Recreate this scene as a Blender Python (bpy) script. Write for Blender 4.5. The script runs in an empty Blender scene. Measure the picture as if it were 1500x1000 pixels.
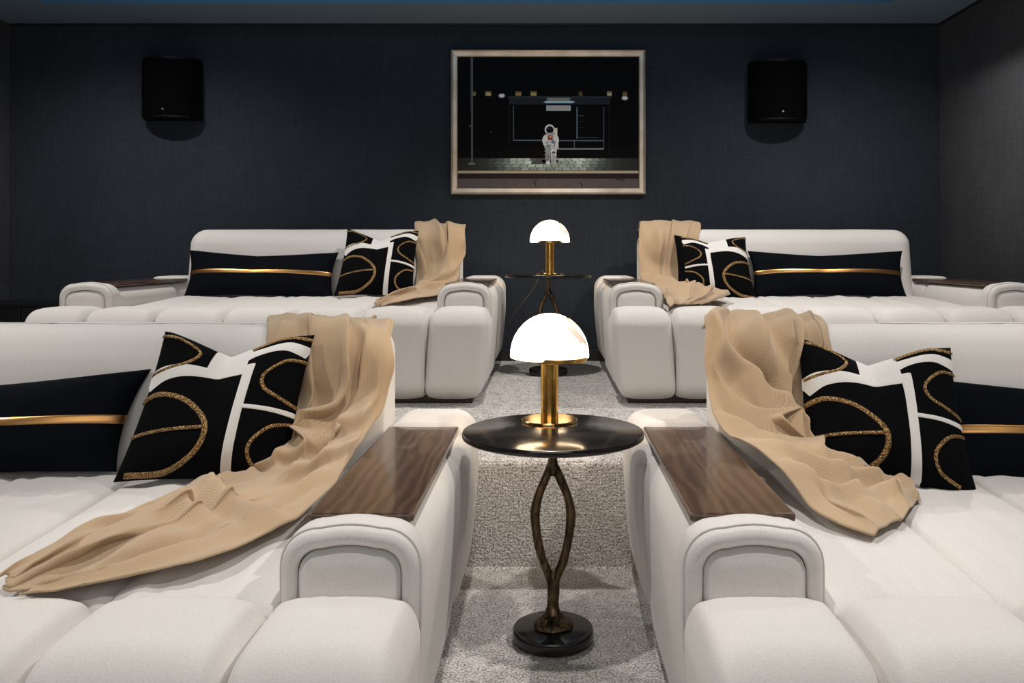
import bpy, bmesh, math, random
import numpy as np
from mathutils import Vector, Matrix, noise
random.seed(7)
R = math.radians
S = bpy.context.scene
COL = S.collection

# ------------------------------------------------------------------ camera
# room axes: X right, Y away from the camera, Z up; lower tier floor is z = 0
cam_d = bpy.data.cameras.new('camera'); cam = bpy.data.objects.new('camera', cam_d); COL.objects.link(cam)
cam.location = (0, 0, 1.023); cam.rotation_euler = (R(90), 0, 0)
cam_d.sensor_width = 36; cam_d.lens = 36 * 1250 / 1500
cam_d.shift_x = -54 / 1500; cam_d.shift_y = -130 / 1500
cam_d.clip_start = .02
S.camera = cam

# ------------------------------------------------------------------ world, lights, exposure
S.view_settings.view_transform = 'Standard'; S.view_settings.look = 'None'
S.view_settings.exposure = 0.10; S.view_settings.gamma = 1.0; S.view_settings.use_curve_mapping = False
w = bpy.data.worlds.new('world'); S.world = w; w.use_nodes = True
w.node_tree.nodes['Background'].inputs[0].default_value = (.02, .025, .03, 1)
w.node_tree.nodes['Background'].inputs[1].default_value = .3

def spot(name, loc, target, energy, size=150, blend=.9, radius=.035, col=(1, .945, .885)):
    l = bpy.data.lights.new(name, 'SPOT'); l.energy = energy; l.spot_size = R(size); l.spot_blend = blend
    l.shadow_soft_size = radius; l.color = col
    o = bpy.data.objects.new(name, l); COL.objects.link(o); o.location = loc
    o.rotation_euler = (Vector(target) - Vector(loc)).to_track_quat('-Z', 'Y').to_euler()
    return o
# recessed downlights of the tray ceiling
for (x, y, e) in ((-2.45, 4.05, 78), (-.02, 3.98, 72), (1.62, 4.05, 74), (-2.5, 1.55, 100), (1.62, 1.55, 88), (-.05, 1.75, 66)):
    spot('downlight', (x, y, 2.735), (x, y + .05, 0), e * 1.32, 140 if abs(x) > 1 else (105 if y > 3 else 62), .8 if abs(x) > 1 else .6)
# added soft fill behind the camera, not a fixture of the room
al = bpy.data.lights.new('fill_light', 'AREA'); al.shape = 'RECTANGLE'; al.size = 3.6; al.size_y = 1.4
al.energy = 30; al.color = (1, .96, .92)
ao = bpy.data.objects.new('fill_light', al); COL.objects.link(ao); ao.location = (-.3, -1.9, 1.85)
ao.rotation_euler = (Vector((0, 3, .5)) - ao.location).to_track_quat('-Z', 'Y').to_euler()
# blue cove strip in the tray ceiling
for (x, y, sx, sy, e) in ((-.4, 4.93, 4.2, .05, 3.0),):
    l = bpy.data.lights.new('cove_light', 'AREA'); l.shape = 'RECTANGLE'; l.size = sx; l.size_y = sy; l.energy = e; l.color = (.25, .6, 1)
    o = bpy.data.objects.new('cove_light', l); COL.objects.link(o); o.location = (x, 4.1, 2.60)
    o.rotation_euler = (R(90), 0, 0)

# ------------------------------------------------------------------ materials
def mat(name, base=(.5, .5, .5), rough=.6, metal=0, spec=.5, coat=0, sheen=0):
    m = bpy.data.materials.new(name); m.use_nodes = True
    b = m.node_tree.nodes['Principled BSDF']
    b.inputs['Base Color'].default_value = (*base, 1); b.inputs['Roughness'].default_value = rough
    b.inputs['Metallic'].default_value = metal; b.inputs['Specular IOR Level'].default_value = spec
    b.inputs['Coat Weight'].default_value = coat; b.inputs['Sheen Weight'].default_value = sheen
    return m, m.node_tree, b
def N(nt, t, **kw):
    n = nt.nodes.new(t)
    for k, v in kw.items():
        if k.startswith('i_'): n.inputs[k[2:].replace('_', ' ')].default_value = v
        else: setattr(n, k, v)
    return n
def coords(nt, scale=(1, 1, 1), kind='Object', rot=(0, 0, 0)):
    tc = N(nt, 'ShaderNodeTexCoord'); mp = N(nt, 'ShaderNodeMapping')
    mp.inputs['Scale'].default_value = scale; mp.inputs['Rotation'].default_value = rot
    nt.links.new(tc.outputs[kind], mp.inputs[0]); return mp.outputs[0]
def ramp(nt, fac, stops):
    r = N(nt, 'ShaderNodeValToRGB'); e = r.color_ramp.elements
    while len(e) < len(stops): e.new(.5)
    for i, (p, c) in enumerate(stops): e[i].position = p; e[i].color = (*c, 1)
    nt.links.new(fac, r.inputs[0]); return r.outputs[0]
def noise_tex(nt, vec, scale, detail=3, rough=.5, dist=0):
    n = N(nt, 'ShaderNodeTexNoise'); n.inputs['Scale'].default_value = scale; n.inputs['Detail'].default_value = detail
    n.inputs['Roughness'].default_value = rough; n.inputs['Distortion'].default_value = dist
    nt.links.new(vec, n.inputs['Vector']); return n.outputs['Fac']
def bump(nt, b, h, strength=.3, dist=.002):
    n = N(nt, 'ShaderNodeBump'); n.inputs['Strength'].default_value = strength; n.inputs['Distance'].default_value = dist
    nt.links.new(h, n.inputs['Height']); nt.links.new(n.outputs[0], b.inputs['Normal'])
def math_n(nt, op, a, b_=None, c=None):
    n = N(nt, 'ShaderNodeMath', operation=op)
    for i, v in enumerate((a, b_, c)):
        if v is None: continue
        if isinstance(v, (int, float)): n.inputs[i].default_value = v
        else: nt.links.new(v, n.inputs[i])
    return n.outputs[0]

def fabric(name, c1, c2, scale=420, bs=.25, sheen=.2, rough=.9, mott=2.5):
    m, nt, b = mat(name, c1, rough, spec=.25, sheen=sheen)
    v = coords(nt)
    f = noise_tex(nt, v, scale, 2); g = noise_tex(nt, v, mott, 3)
    s = math_n(nt, 'ADD', math_n(nt, 'MULTIPLY', f, .7), math_n(nt, 'MULTIPLY', g, .3))
    nt.links.new(ramp(nt, s, [(.35, c1), (.65, c2)]), b.inputs['Base Color'])
    bump(nt, b, f, bs, .001)
    if c1[0] < .1: b.inputs['Specular IOR Level'].default_value = .06
    return m
M = {}
M['sofa'] = fabric('cream_upholstery', (.655, .628, .600), (.74, .712, .684), 330, .35)
M['piping'] = fabric('cream_piping', (.56, .54, .51), (.66, .64, .61), 330, .2)
M['navy'] = fabric('black_linen', (.0022, .003, .005), (.005, .0065, .010), 700, .25, .0)
M['black_velvet'] = fabric('black_velvet', (.002, .002, .0025), (.004, .004, .005), 700, .2, .0)
M['white_band'] = fabric('white_linen', (.66, .64, .61), (.78, .76, .73), 700, .2)

# knitted throw
m, nt, b = mat('camel_knit', (.50, .36, .24), .92, spec=.2, sheen=.35)
v = coords(nt, (1, 1, 1), 'UV')
wv = N(nt, 'ShaderNodeTexWave', wave_type='BANDS', bands_direction='X'); wv.inputs['Scale'].default_value = 62; wv.inputs['Distortion'].default_value = 1.6
nt.links.new(v, wv.inputs['Vector'])
wv2 = N(nt, 'ShaderNodeTexWave', wave_type='BANDS', bands_direction='Y'); wv2.inputs['Scale'].default_value = 90; wv2.inputs['Distortion'].default_value = 1.6
nt.links.new(v, wv2.inputs['Vector'])
k = math_n(nt, 'MULTIPLY', wv.outputs['Fac'], wv2.outputs['Fac'])
n1 = noise_tex(nt, v, 4, 3)
kk = math_n(nt, 'ADD', math_n(nt, 'MULTIPLY', k, .6), math_n(nt, 'MULTIPLY', n1, .4))
nt.links.new(ramp(nt, kk, [(.05, (.41, .285, .17)), (.8, (.57, .415, .265))]), b.inputs['Base Color'])
bump(nt, b, k, .35, .0015); M['throw'] = m

# carpet: nubbly loop pile, light grey flecked
m, nt, b = mat('loop_carpet', (.4, .38, .36), .95, spec=.15)
v = coords(nt)
vo = N(nt, 'ShaderNodeTexVoronoi', feature='F1'); vo.inputs['Scale'].default_value = 120; vo.inputs['Randomness'].default_value = .7
nt.links.new(v, vo.inputs['Vector'])
n1 = noise_tex(nt, v, 170, 2); n2 = noise_tex(nt, coords(nt, (1, 1, 5)), 26, 3, .7)
s = math_n(nt, 'ADD', math_n(nt, 'MULTIPLY', n1, .75), math_n(nt, 'MULTIPLY', n2, .25))
nt.links.new(ramp(nt, s, [(.36, (.16, .145, .135)), (.5, (.51, .485, .465)), (.62, (.74, .715, .69))]), b.inputs['Base Color'])
bump(nt, b, math_n(nt, 'SUBTRACT', 1.0, vo.outputs['Distance']), .8, .004); M['carpet'] = m

# woven wall covering
def wallmat(name, c1, c2):
    m, nt, b = mat(name, c1, .85, spec=.25)
    f1 = noise_tex(nt, coords(nt, (1, 1, .03)), 190, 3, .6); f2 = noise_tex(nt, coords(nt, (.05, .05, 1)), 170, 3, .6)
    f3 = noise_tex(nt, coords(nt), 1.6, 4)
    s = math_n(nt, 'ADD', math_n(nt, 'ADD', math_n(nt, 'MULTIPLY', f1, .4), math_n(nt, 'MULTIPLY', f2, .3)), math_n(nt, 'MULTIPLY', f3, .3))
    nt.links.new(ramp(nt, s, [(.38, c1), (.62, c2)]), b.inputs['Base Color'])
    bump(nt, b, s, .3, .002); return m
M['wall'] = wallmat('navy_woven_wallcovering', (.013, .018, .026), (.026, .033, .044))
M['wall_side'] = wallmat('charcoal_woven_wallcovering', (.032, .034, .039), (.060, .062, .069))
M['ceiling'] = mat('blue_grey_paint', (.13, .185, .25), .7)[0]
M['tray_glow_tint'] = mat('blue_glow_paint', (.06, .16, .26), .6)[0]  # blue cove glow put into the base colour of the tray faces
M['black_trim'] = mat('black_trim_paint', (.008, .008, .01), .5)[0]
M['speaker'] = mat('black_speaker_shell', (.002, .002, .0025), .5, spec=.15)[0]
M['speaker_cloth'] = mat('black_grille_cloth', (.0015, .0015, .0015), .9, spec=.05)[0]
M['silver'] = mat('silver_badge', (.5, .5, .5), .4, 1)[0]
M['cabinet'] = mat('black_lacquer', (.004, .004, .005), .4)[0]

# walnut
m, nt, b = mat('walnut', (.08, .04, .025), .24, coat=.2, spec=.4)
v = coords(nt, (1.6, .35, 1))
d = noise_tex(nt, v, 5, 4, .55, 1.2)
wv = N(nt, 'ShaderNodeTexWave', wave_type='BANDS', bands_direction='X'); wv.inputs['Scale'].default_value = 7; wv.inputs['Distortion'].default_value = 11
wv.inputs['Detail'].default_value = 3; wv.inputs['Detail Scale'].default_value = 1.1; nt.links.new(v, wv.inputs['Vector'])
g = noise_tex(nt, coords(nt, (60, 2.2, 10)), 6, 3)
s = math_n(nt, 'ADD', math_n(nt, 'MULTIPLY', wv.outputs['Fac'], .35), math_n(nt, 'ADD', math_n(nt, 'MULTIPLY', d, .4), math_n(nt, 'MULTIPLY', g, .3)))
nt.links.new(ramp(nt, s, [(.25, (.045, .024, .016)), (.55, (.078, .043, .028)), (.85, (.125, .072, .046))]), b.inputs['Base Color'])
bump(nt, b, g, .08, .001); M['walnut'] = m
M['plinth'] = mat('dark_wood_plinth', (.022, .012, .009), .45)[0]

# brass, bronze
m, nt, b = mat('aged_brass', (.80, .48, .13), .22, 1)
n1 = noise_tex(nt, coords(nt, (1, 1, .6)), 22, 4, .6)
nt.links.new(ramp(nt, n1, [(.3, (.42, .24, .06)), (.6, (.85, .52, .15))]), b.inputs['Base Color'])
nt.links.new(ramp(nt, n1, [(.3, (.34,) * 3), (.6, (.2,) * 3)]), b.inputs['Roughness']); M['brass'] = m
m, nt, b = mat('cast_bronze', (.16, .11, .07), .32, 1)
n1 = noise_tex(nt, coords(nt, (1, 1, .35)), 45, 3, .6, 1.5)
nt.links.new(ramp(nt, n1, [(.34, (.028, .020, .014)), (.64, (.19, .13, .072))]), b.inputs['Base Color'])
bump(nt, b, n1, .7, .006); M['bronze'] = m; M['polished_brass'] = mat('polished_brass', (.86, .55, .20), .13, 1)[0]
M['gold'] = mat('gold_leather', (.62, .33, .12), .34, 1)[0]
m, nt, b = mat('gold_braid', (.50, .32, .15), .5, .8)
vo = N(nt, 'ShaderNodeTexVoronoi'); vo.inputs['Scale'].default_value = 260; nt.links.new(coords(nt), vo.inputs['Vector'])
nt.links.new(ramp(nt, vo.outputs['Distance'], [(.1, (.75, .48, .2)), (.6, (.14, .08, .035))]), b.inputs['Base Color'])
bump(nt, b, vo.outputs['Distance'], .8, .003); M['braid'] = m
# honed black stone
m, nt, b = mat('honed_black_stone', (.012, .011, .011), .22, spec=.5)
n1 = noise_tex(nt, coords(nt), 14, 5, .65); sp = noise_tex(nt, coords(nt), 220, 2)
nt.links.new(ramp(nt, math_n(nt, 'ADD', math_n(nt, 'MULTIPLY', n1, .5), math_n(nt, 'MULTIPLY', sp, .5)), [(.35, (.007, .0065, .007)), (.62, (.018, .016, .016)), (.75, (.05, .045, .04))]), b.inputs['Base Color'])
nt.links.new(ramp(nt, n1, [(.3, (.10,) * 3), (.7, (.22,) * 3)]), b.inputs['Roughness']); M['stone'] = m
# lit alabaster
m, nt, b = mat('lit_alabaster', (.85, .8, .72), .25)
v = coords(nt); sx_ = N(nt, 'ShaderNodeSeparateXYZ'); nt.links.new(v, sx_.inputs[0]); ox, oy, oz = sx_.outputs
n1 = noise_tex(nt, v, 16, 4, .6)
f = math_n(nt, 'ADD', math_n(nt, 'ADD', oz, math_n(nt, 'MULTIPLY', ox, 1.155)), math_n(nt, 'MULTIPLY', math_n(nt, 'SUBTRACT', n1, .5), .075))
f = math_n(nt, 'ABSOLUTE', math_n(nt, 'SUBTRACT', f, .331))
wv = math_n(nt, 'MULTIPLY', noise_tex(nt, v, 34, 3), .034)                       # vein of uneven width, only on one side
vein = math_n(nt, 'MULTIPLY', math_n(nt, 'LESS_THAN', f, math_n(nt, 'SUBTRACT', wv, .0075)), math_n(nt, 'MULTIPLY', math_n(nt, 'GREATER_THAN', ox, .045), math_n(nt, 'LESS_THAN', ox, .102)))
mx = N(nt, 'ShaderNodeMix', data_type='RGBA'); nt.links.new(vein, mx.inputs[0])
mx.inputs[6].default_value = (1, .74, .45, 1); mx.inputs[7].default_value = (.022, .011, .003, 1)
nt.links.new(mx.outputs[2], b.inputs['Emission Color']); b.inputs['Emission Strength'].default_value = 11; M['alabaster'] = m
M['cord'] = mat('bronze_cord', (.16, .11, .07), .5)[0]

# ------------------------------------------------------------------ mesh helpers
def mesh_obj(name, verts, faces, material=None, parent=None, loc=(0, 0, 0), smooth=True, uvs=None):
    me = bpy.data.meshes.new(name); me.from_pydata([tuple(v) for v in verts], [], faces); me.update()
    if smooth: me.shade_smooth()
    if uvs is not None:
        uvl = me.uv_layers.new(name='UVMap')
        for lp in me.loops: uvl.data[lp.index].uv = uvs[lp.vertex_index]
    if material: me.materials.append(material)
    o = bpy.data.objects.new(name, me); COL.objects.link(o); o.location = loc
    if parent: o.parent = parent
    return o
def from_bm(name, bm, material=None, parent=None, smooth=False, loc=(0, 0, 0)):
    bmesh.ops.recalc_face_normals(bm, faces=bm.faces)
    me = bpy.data.meshes.new(name); bm.to_mesh(me); bm.free()
    if smooth: me.shade_smooth()
    if material: me.materials.append(material)
    o = bpy.data.objects.new(name, me); COL.objects.link(o); o.location = loc
    if parent: o.parent = parent
    return o
def box_bm(x0, x1, y0, y1, z0, z1, bev=0, seg=2, bm=None):
    bm = bm or bmesh.new()
    r = bmesh.ops.create_cube(bm, size=1); vs = r['verts']
    for q in vs: q.co = Vector(((x0 + x1) / 2 + q.co.x * (x1 - x0), (y0 + y1) / 2 + q.co.y * (y1 - y0), (z0 + z1) / 2 + q.co.z * (z1 - z0)))
    if bev:
        es = {e for q in vs for e in q.link_edges}
        bmesh.ops.bevel(bm, geom=list(es), offset=bev, segments=seg, profile=.5, affect='EDGES')
    return bm
def box(name, x0, x1, y0, y1, z0, z1, m, parent=None, bev=0):
    return from_bm(name, box_bm(x0, x1, y0, y1, z0, z1, bev), m, parent, False)
def soft_box(x0, x1, y0, y1, z0, z1, r=(.04, .04, .04), mid=(6, 6, 6), k=4, bulge=(0, 0, 0), post=None):
    h = [(x1 - x0) / 2, (y1 - y0) / 2, (z1 - z0) / 2]; c = [(x0 + x1) / 2, (y0 + y1) / 2, (z0 + z1) / 2]
    ax = []
    for i in range(3):
        a = h[i]; ri = min(r[i], a * .99)
        e = [ri * math.tan(j / k * math.pi / 4) for j in range(k + 1)]
        pos = [a - ri + t for t in e]
        m_ = list(np.linspace(-(a - ri), a - ri, mid[i] + 1))
        ax.append([-p for p in reversed(pos)] + m_[1:-1] + pos)
    idx = {}; V = []; F = []
    def vert(p):
        key = tuple(round(t, 6) for t in p)
        if key in idx: return idx[key]
        inn = [max(-(h[i] - r[i]), min(h[i] - r[i], p[i])) for i in range(3)]
        d = [(p[i] - inn[i]) / r[i] for i in range(3)]; L = math.sqrt(sum(t * t for t in d)) or 1
        q = [inn[i] + r[i] * d[i] / L for i in range(3)]
        u = [max(-1, min(1, q[i] / h[i])) for i in range(3)]
        q = [q[0] + bulge[0] * u[0] * (1 - u[1] ** 2) * (1 - u[2] ** 2), q[1] + bulge[1] * u[1] * (1 - u[0] ** 2) * (1 - u[2] ** 2), q[2] + bulge[2] * u[2] * (1 - u[0] ** 4) * (1 - u[1] ** 4)]
        q = [q[i] + c[i] for i in range(3)]
        if post: q = post(*q)
        idx[key] = len(V); V.append(q); return idx[key]
    for a in range(3):
        b_, c_ = (a + 1) % 3, (a + 2) % 3
        for s in (-1, 1):
            for i in range(len(ax[b_]) - 1):
                for j in range(len(ax[c_]) - 1):
                    ps = []
                    for (ii, jj) in ((i, j), (i + 1, j), (i + 1, j + 1), (i, j + 1)):
                        p = [0, 0, 0]; p[a] = s * h[a]; p[b_] = ax[b_][ii]; p[c_] = ax[c_][jj]; ps.append(vert(p))
                    F.append(ps if s > 0 else ps[::-1])
    return V, F
def lathe(name, prof, m, parent=None, n=64, loc=(0, 0, 0), smooth=True, wob=None):
    V = []; F = []
    for (r, z) in prof:
        for i in range(n):
            a = 2 * math.pi * i / n; rr = r * (wob(a, z) if wob else 1)
            V.append((rr * math.cos(a), rr * math.sin(a), z))
    for j in range(len(prof) - 1):
        for i in range(n): F.append((j * n + i, j * n + (i + 1) % n, (j + 1) * n + (i + 1) % n, (j + 1) * n + i))
    F.append(tuple(range(n))[::-1]); F.append(tuple((len(prof) - 1) * n + i for i in range(n)))
    o = mesh_obj(name, V, F, m, parent, loc, smooth)
    if smooth: sharp(o)
    return o
def sharp(o, ang=35):
    me = o.data; bm = bmesh.new(); bm.from_mesh(me)
    for e in bm.edges:
        if len(e.link_faces) == 2 and e.calc_face_angle(0) > R(ang): e.smooth = False
    bm.to_mesh(me); bm.free()
def catmull(P, n):
    P = [np.array(p, float) for p in P]; P = [2 * P[0] - P[1]] + P + [2 * P[-1] - P[-2]]; out = []
    for i in range(1, len(P) - 2):
        for j in range(n):
            t = j / n; a, b_, c, d = P[i - 1:i + 3]
            out.append(.5 * ((2 * b_) + (-a + c) * t + (2 * a - 5 * b_ + 4 * c - d) * t * t + (-a + 3 * b_ - 3 * c + d) * t ** 3))
    out.append(P[-2]); return out
def tube(name, path, rad, m, parent=None, n=12, sub=6, flat=1.0, V=None, F=None):
    """path of (x,y,z), rad per point; flat squeezes the section along Y"""
    pts = catmull([(*p, r_) for p, r_ in zip(path, rad)], sub); own = V is None
    V = [] if own else V; F = [] if own else F; base = len(V); k = len(pts)
    for i, p in enumerate(pts):
        a = pts[max(0, i - 1)][:3]; c = pts[min(k - 1, i + 1)][:3]; t = Vector(c - a).normalized()
        s = Vector((0, 1, 0)) if abs(t.y) < .9 else Vector((1, 0, 0)); u = t.cross(s).normalized(); v = u.cross(t)
        for j in range(n):
            an = 2 * math.pi * j / n; q = Vector(p[:3]) + (u * math.cos(an) + v * (math.sin(an) * flat)) * float(p[3]); V.append(tuple(q))
    for i in range(k - 1):
        for j in range(n): F.append((base + i * n + j, base + i * n + (j + 1) % n, base + (i + 1) * n + (j + 1) % n, base + (i + 1) * n + j))
    F.append(tuple(base + j for j in range(n))[::-1]); F.append(tuple(base + (k - 1) * n + j for j in range(n)))
    if own: return mesh_obj(name, V, F, m, parent)
def empty(name, loc, rz=0, label=None, cat=None, group=None):
    o = bpy.data.objects.new(name, None); COL.objects.link(o); o.location = loc; o.rotation_euler.z = rz; o.empty_display_size = .1
    tag(o, label, cat, group); return o
def tag(o, label=None, cat=None, group=None, kind=None):
    if label: o['label'] = label
    if cat: o['category'] = cat
    if group: o['group'] = group
    if kind: o['kind'] = kind
    return o
def copy_tree(o, parent=None):
    c = o.copy(); COL.objects.link(c); c.parent = parent
    for ch in [x for x in bpy.data.objects if x.parent == o]: copy_tree(ch, c)
    return c

# ------------------------------------------------------------------ room shell
XL, XR, YW, YF, ZC, T = -3.36, 2.434, 5.32, -2.6, 2.449, .35     # walls, ceiling, tier height
YR = 2.765                                                         # riser face
# floor: lower tier, carpeted riser with a rolled nosing, upper tier, as one carpet profile
prof = [(YF - .1, 0)] + [(y, 0) for y in np.linspace(YF, YR - .01, 8)] + [(YR, .006)] + [(YR, z) for z in (.1, .2, T - .03)]
for a in np.linspace(0, 90, 7): prof.append((YR + .025 - .025 * math.cos(R(a)) - .0, T - .025 + .025 * math.sin(R(a))))
prof += [(YW + .1, T), (YW + .1, -.1), (YF - .1, -.1)]
V = []; F = []; n = len(prof)
for x in (XL - .1, XR + .1): V += [(x, y, z) for (y, z) in prof]
for i in range(n): F.append((i, (i + 1) % n, n + (i + 1) % n, n + i))
F += [tuple(range(n))[::-1], tuple(range(n, 2 * n))]
tag(mesh_obj('floor', V, F, M['carpet'], smooth=False), kind='structure', label='light grey loop carpet over two tiers')

def wall(name, x0, x1, y0, y1, m):
    o = box(name, x0, x1, y0, y1, -.1, 2.95, m); tag(o, kind='structure'); return o
wb = wall('wall_back', XL - .1, XR + .1, YW + .012, YW + .1, M['black_trim'])
seams = [XL, -2.545, -1.175, .196, 1.59, XR]
for a, c in zip(seams[:-1], seams[1:]): box('panel', a, c, YW - .0, YW + .014, T - .02, ZC + .02, M['wall'], wb, .0009)
wr = wall('wall_right', XR + .012, XR + .1, YF - .1, YW + .1, M['black_trim'])
ys = [YW, 4.57, 3.2, 1.83, .46, -.91, YF]
for a, c in zip(ys[1:], ys[:-1]): box('panel', XR, XR + .014, a, c, -.02, ZC + .02, M['wall_side'], wr, .0009)
wl = wall('wall_left', XL - .1, XL - .012, YF - .1, YW + .1, M['black_trim'])
for a, c in zip(ys[1:], ys[:-1]): box('panel', XL - .014, XL, a, c, -.02, ZC + .02, M['wall_side'], wl, .0009)
wall('wall_front', XL - .1, XR + .1, YF - .1, YF, M['wall_side'])
# ceiling: soffit ring, tray sides, tray lid
TX0, TX1, TY0, TY1, ZT = XL + .47, 1.95, YF + .5, 4.88, 2.76
bm = bmesh.new()
o = [bm.verts.new(p) for p in ((XL - .1, YF - .1, ZC), (XR + .1, YF - .1, ZC), (XR + .1, YW + .1, ZC), (XL - .1, YW + .1, ZC))]
i_ = [bm.verts.new(p) for p in ((TX0, TY0, ZC), (TX1, TY0, ZC), (TX1, TY1, ZC), (TX0, TY1, ZC))]
t_ = [bm.verts.new((q.co.x, q.co.y, ZT)) for q in i_]
u_ = [bm.verts.new((q.co.x, q.co.y, 2.95)) for q in o]
for j in range(4):
    bm.faces.new((o[j], o[(j + 1) % 4], i_[(j + 1) % 4], i_[j])); f = bm.faces.new((i_[j], i_[(j + 1) % 4], t_[(j + 1) % 4], t_[j])); f.material_index = 1
    bm.faces.new((o[j], u_[j], u_[(j + 1) % 4], o[(j + 1) % 4]))
f = bm.faces.new(t_); f.material_index = 1; bm.faces.new(u_)
ce = from_bm('ceiling', bm, M['ceiling']); ce.data.materials.append(M['tray_glow_tint']); tag(ce, kind='structure')
tr = box('trim_1', XL, XR, YW - .012, YW, ZC - .014, ZC, M['black_trim']); tag(tr, kind='structure')
tr = box('trim_2', XR - .012, XR, YF, YW - .012, ZC - .014, ZC, M['black_trim']); tag(tr, kind='structure')
tr = box('baseboard_back', XL, XR, YW - .014, YW, T, T + .07, M['black_trim'], bev=.003); tag(tr, kind='structure')

# ------------------------------------------------------------------ sofa
SW, SD = 2.05, 1.48          # width and depth; local origin: front centre on the floor
AW = .257                    # arm width
def taper(x, z):             # outer sides tuck in towards the floor
    k = max(0, (.36 - z) / .36); return x - math.copysign(.035 * k ** 1.3, x)
def post_side(x, y, z):
    return [taper(x, z) if abs(x) > .75 else x, y, z]
def arch(cx, w_, z0, h, r, n=9):
    """open arch outline from the foot at one side over the top to the other foot"""
    P = []; a = w_ / 2
    for z in np.linspace(z0, h - r, 7): P.append((cx - a, z))
    for i in range(1, n): t = math.pi / 2 * i / n; P.append((cx - a + r - r * math.cos(t) ** .92, h - r + r * math.sin(t) ** .92))
    for s in np.linspace(-a + r, a - r, 7): P.append((cx + s, h + .006 * (1 - (s / (a - r)) ** 2)))
    for i in range(1, n): t = math.pi / 2 * (1 - i / n); P.append((cx + a - r + r * math.cos(t) ** .92, h - r + r * math.sin(t) ** .92))
    for z in np.linspace(h - r, z0, 7): P.append((cx + a, z))
    return P
def rings(name, specs, m, parent, cap_first=True, cap_last=True):
    V = []; F = []
    for (y, cx, w_, z0, h, r) in specs: 
        for (x, z) in arch(cx, w_, z0, h, r): V.append((taper(x, z) if abs(x) > .9 else x, y, z))
    n = len(V) // len(specs)
    for j in range(len(specs) - 1):
        for i in range(n - 1): F.append((j * n + i, j * n + i + 1, (j + 1) * n + i + 1, (j + 1) * n + i))
    if cap_first: F.append(tuple(range(n)))
    if cap_last: F.append(tuple((len(specs) - 1) * n + i for i in range(n))[::-1])
    o = mesh_obj(name, V, F, m, parent); sharp(o, 60); return o
def wr_(x, y, z, amp, fx, fy, seed):
    return amp * (noise.noise(Vector((x * fx, y * fy, seed))) + .5 * noise.noise(Vector((x * fx * 2.1, y * fy * 1.7, seed + 9))))
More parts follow.
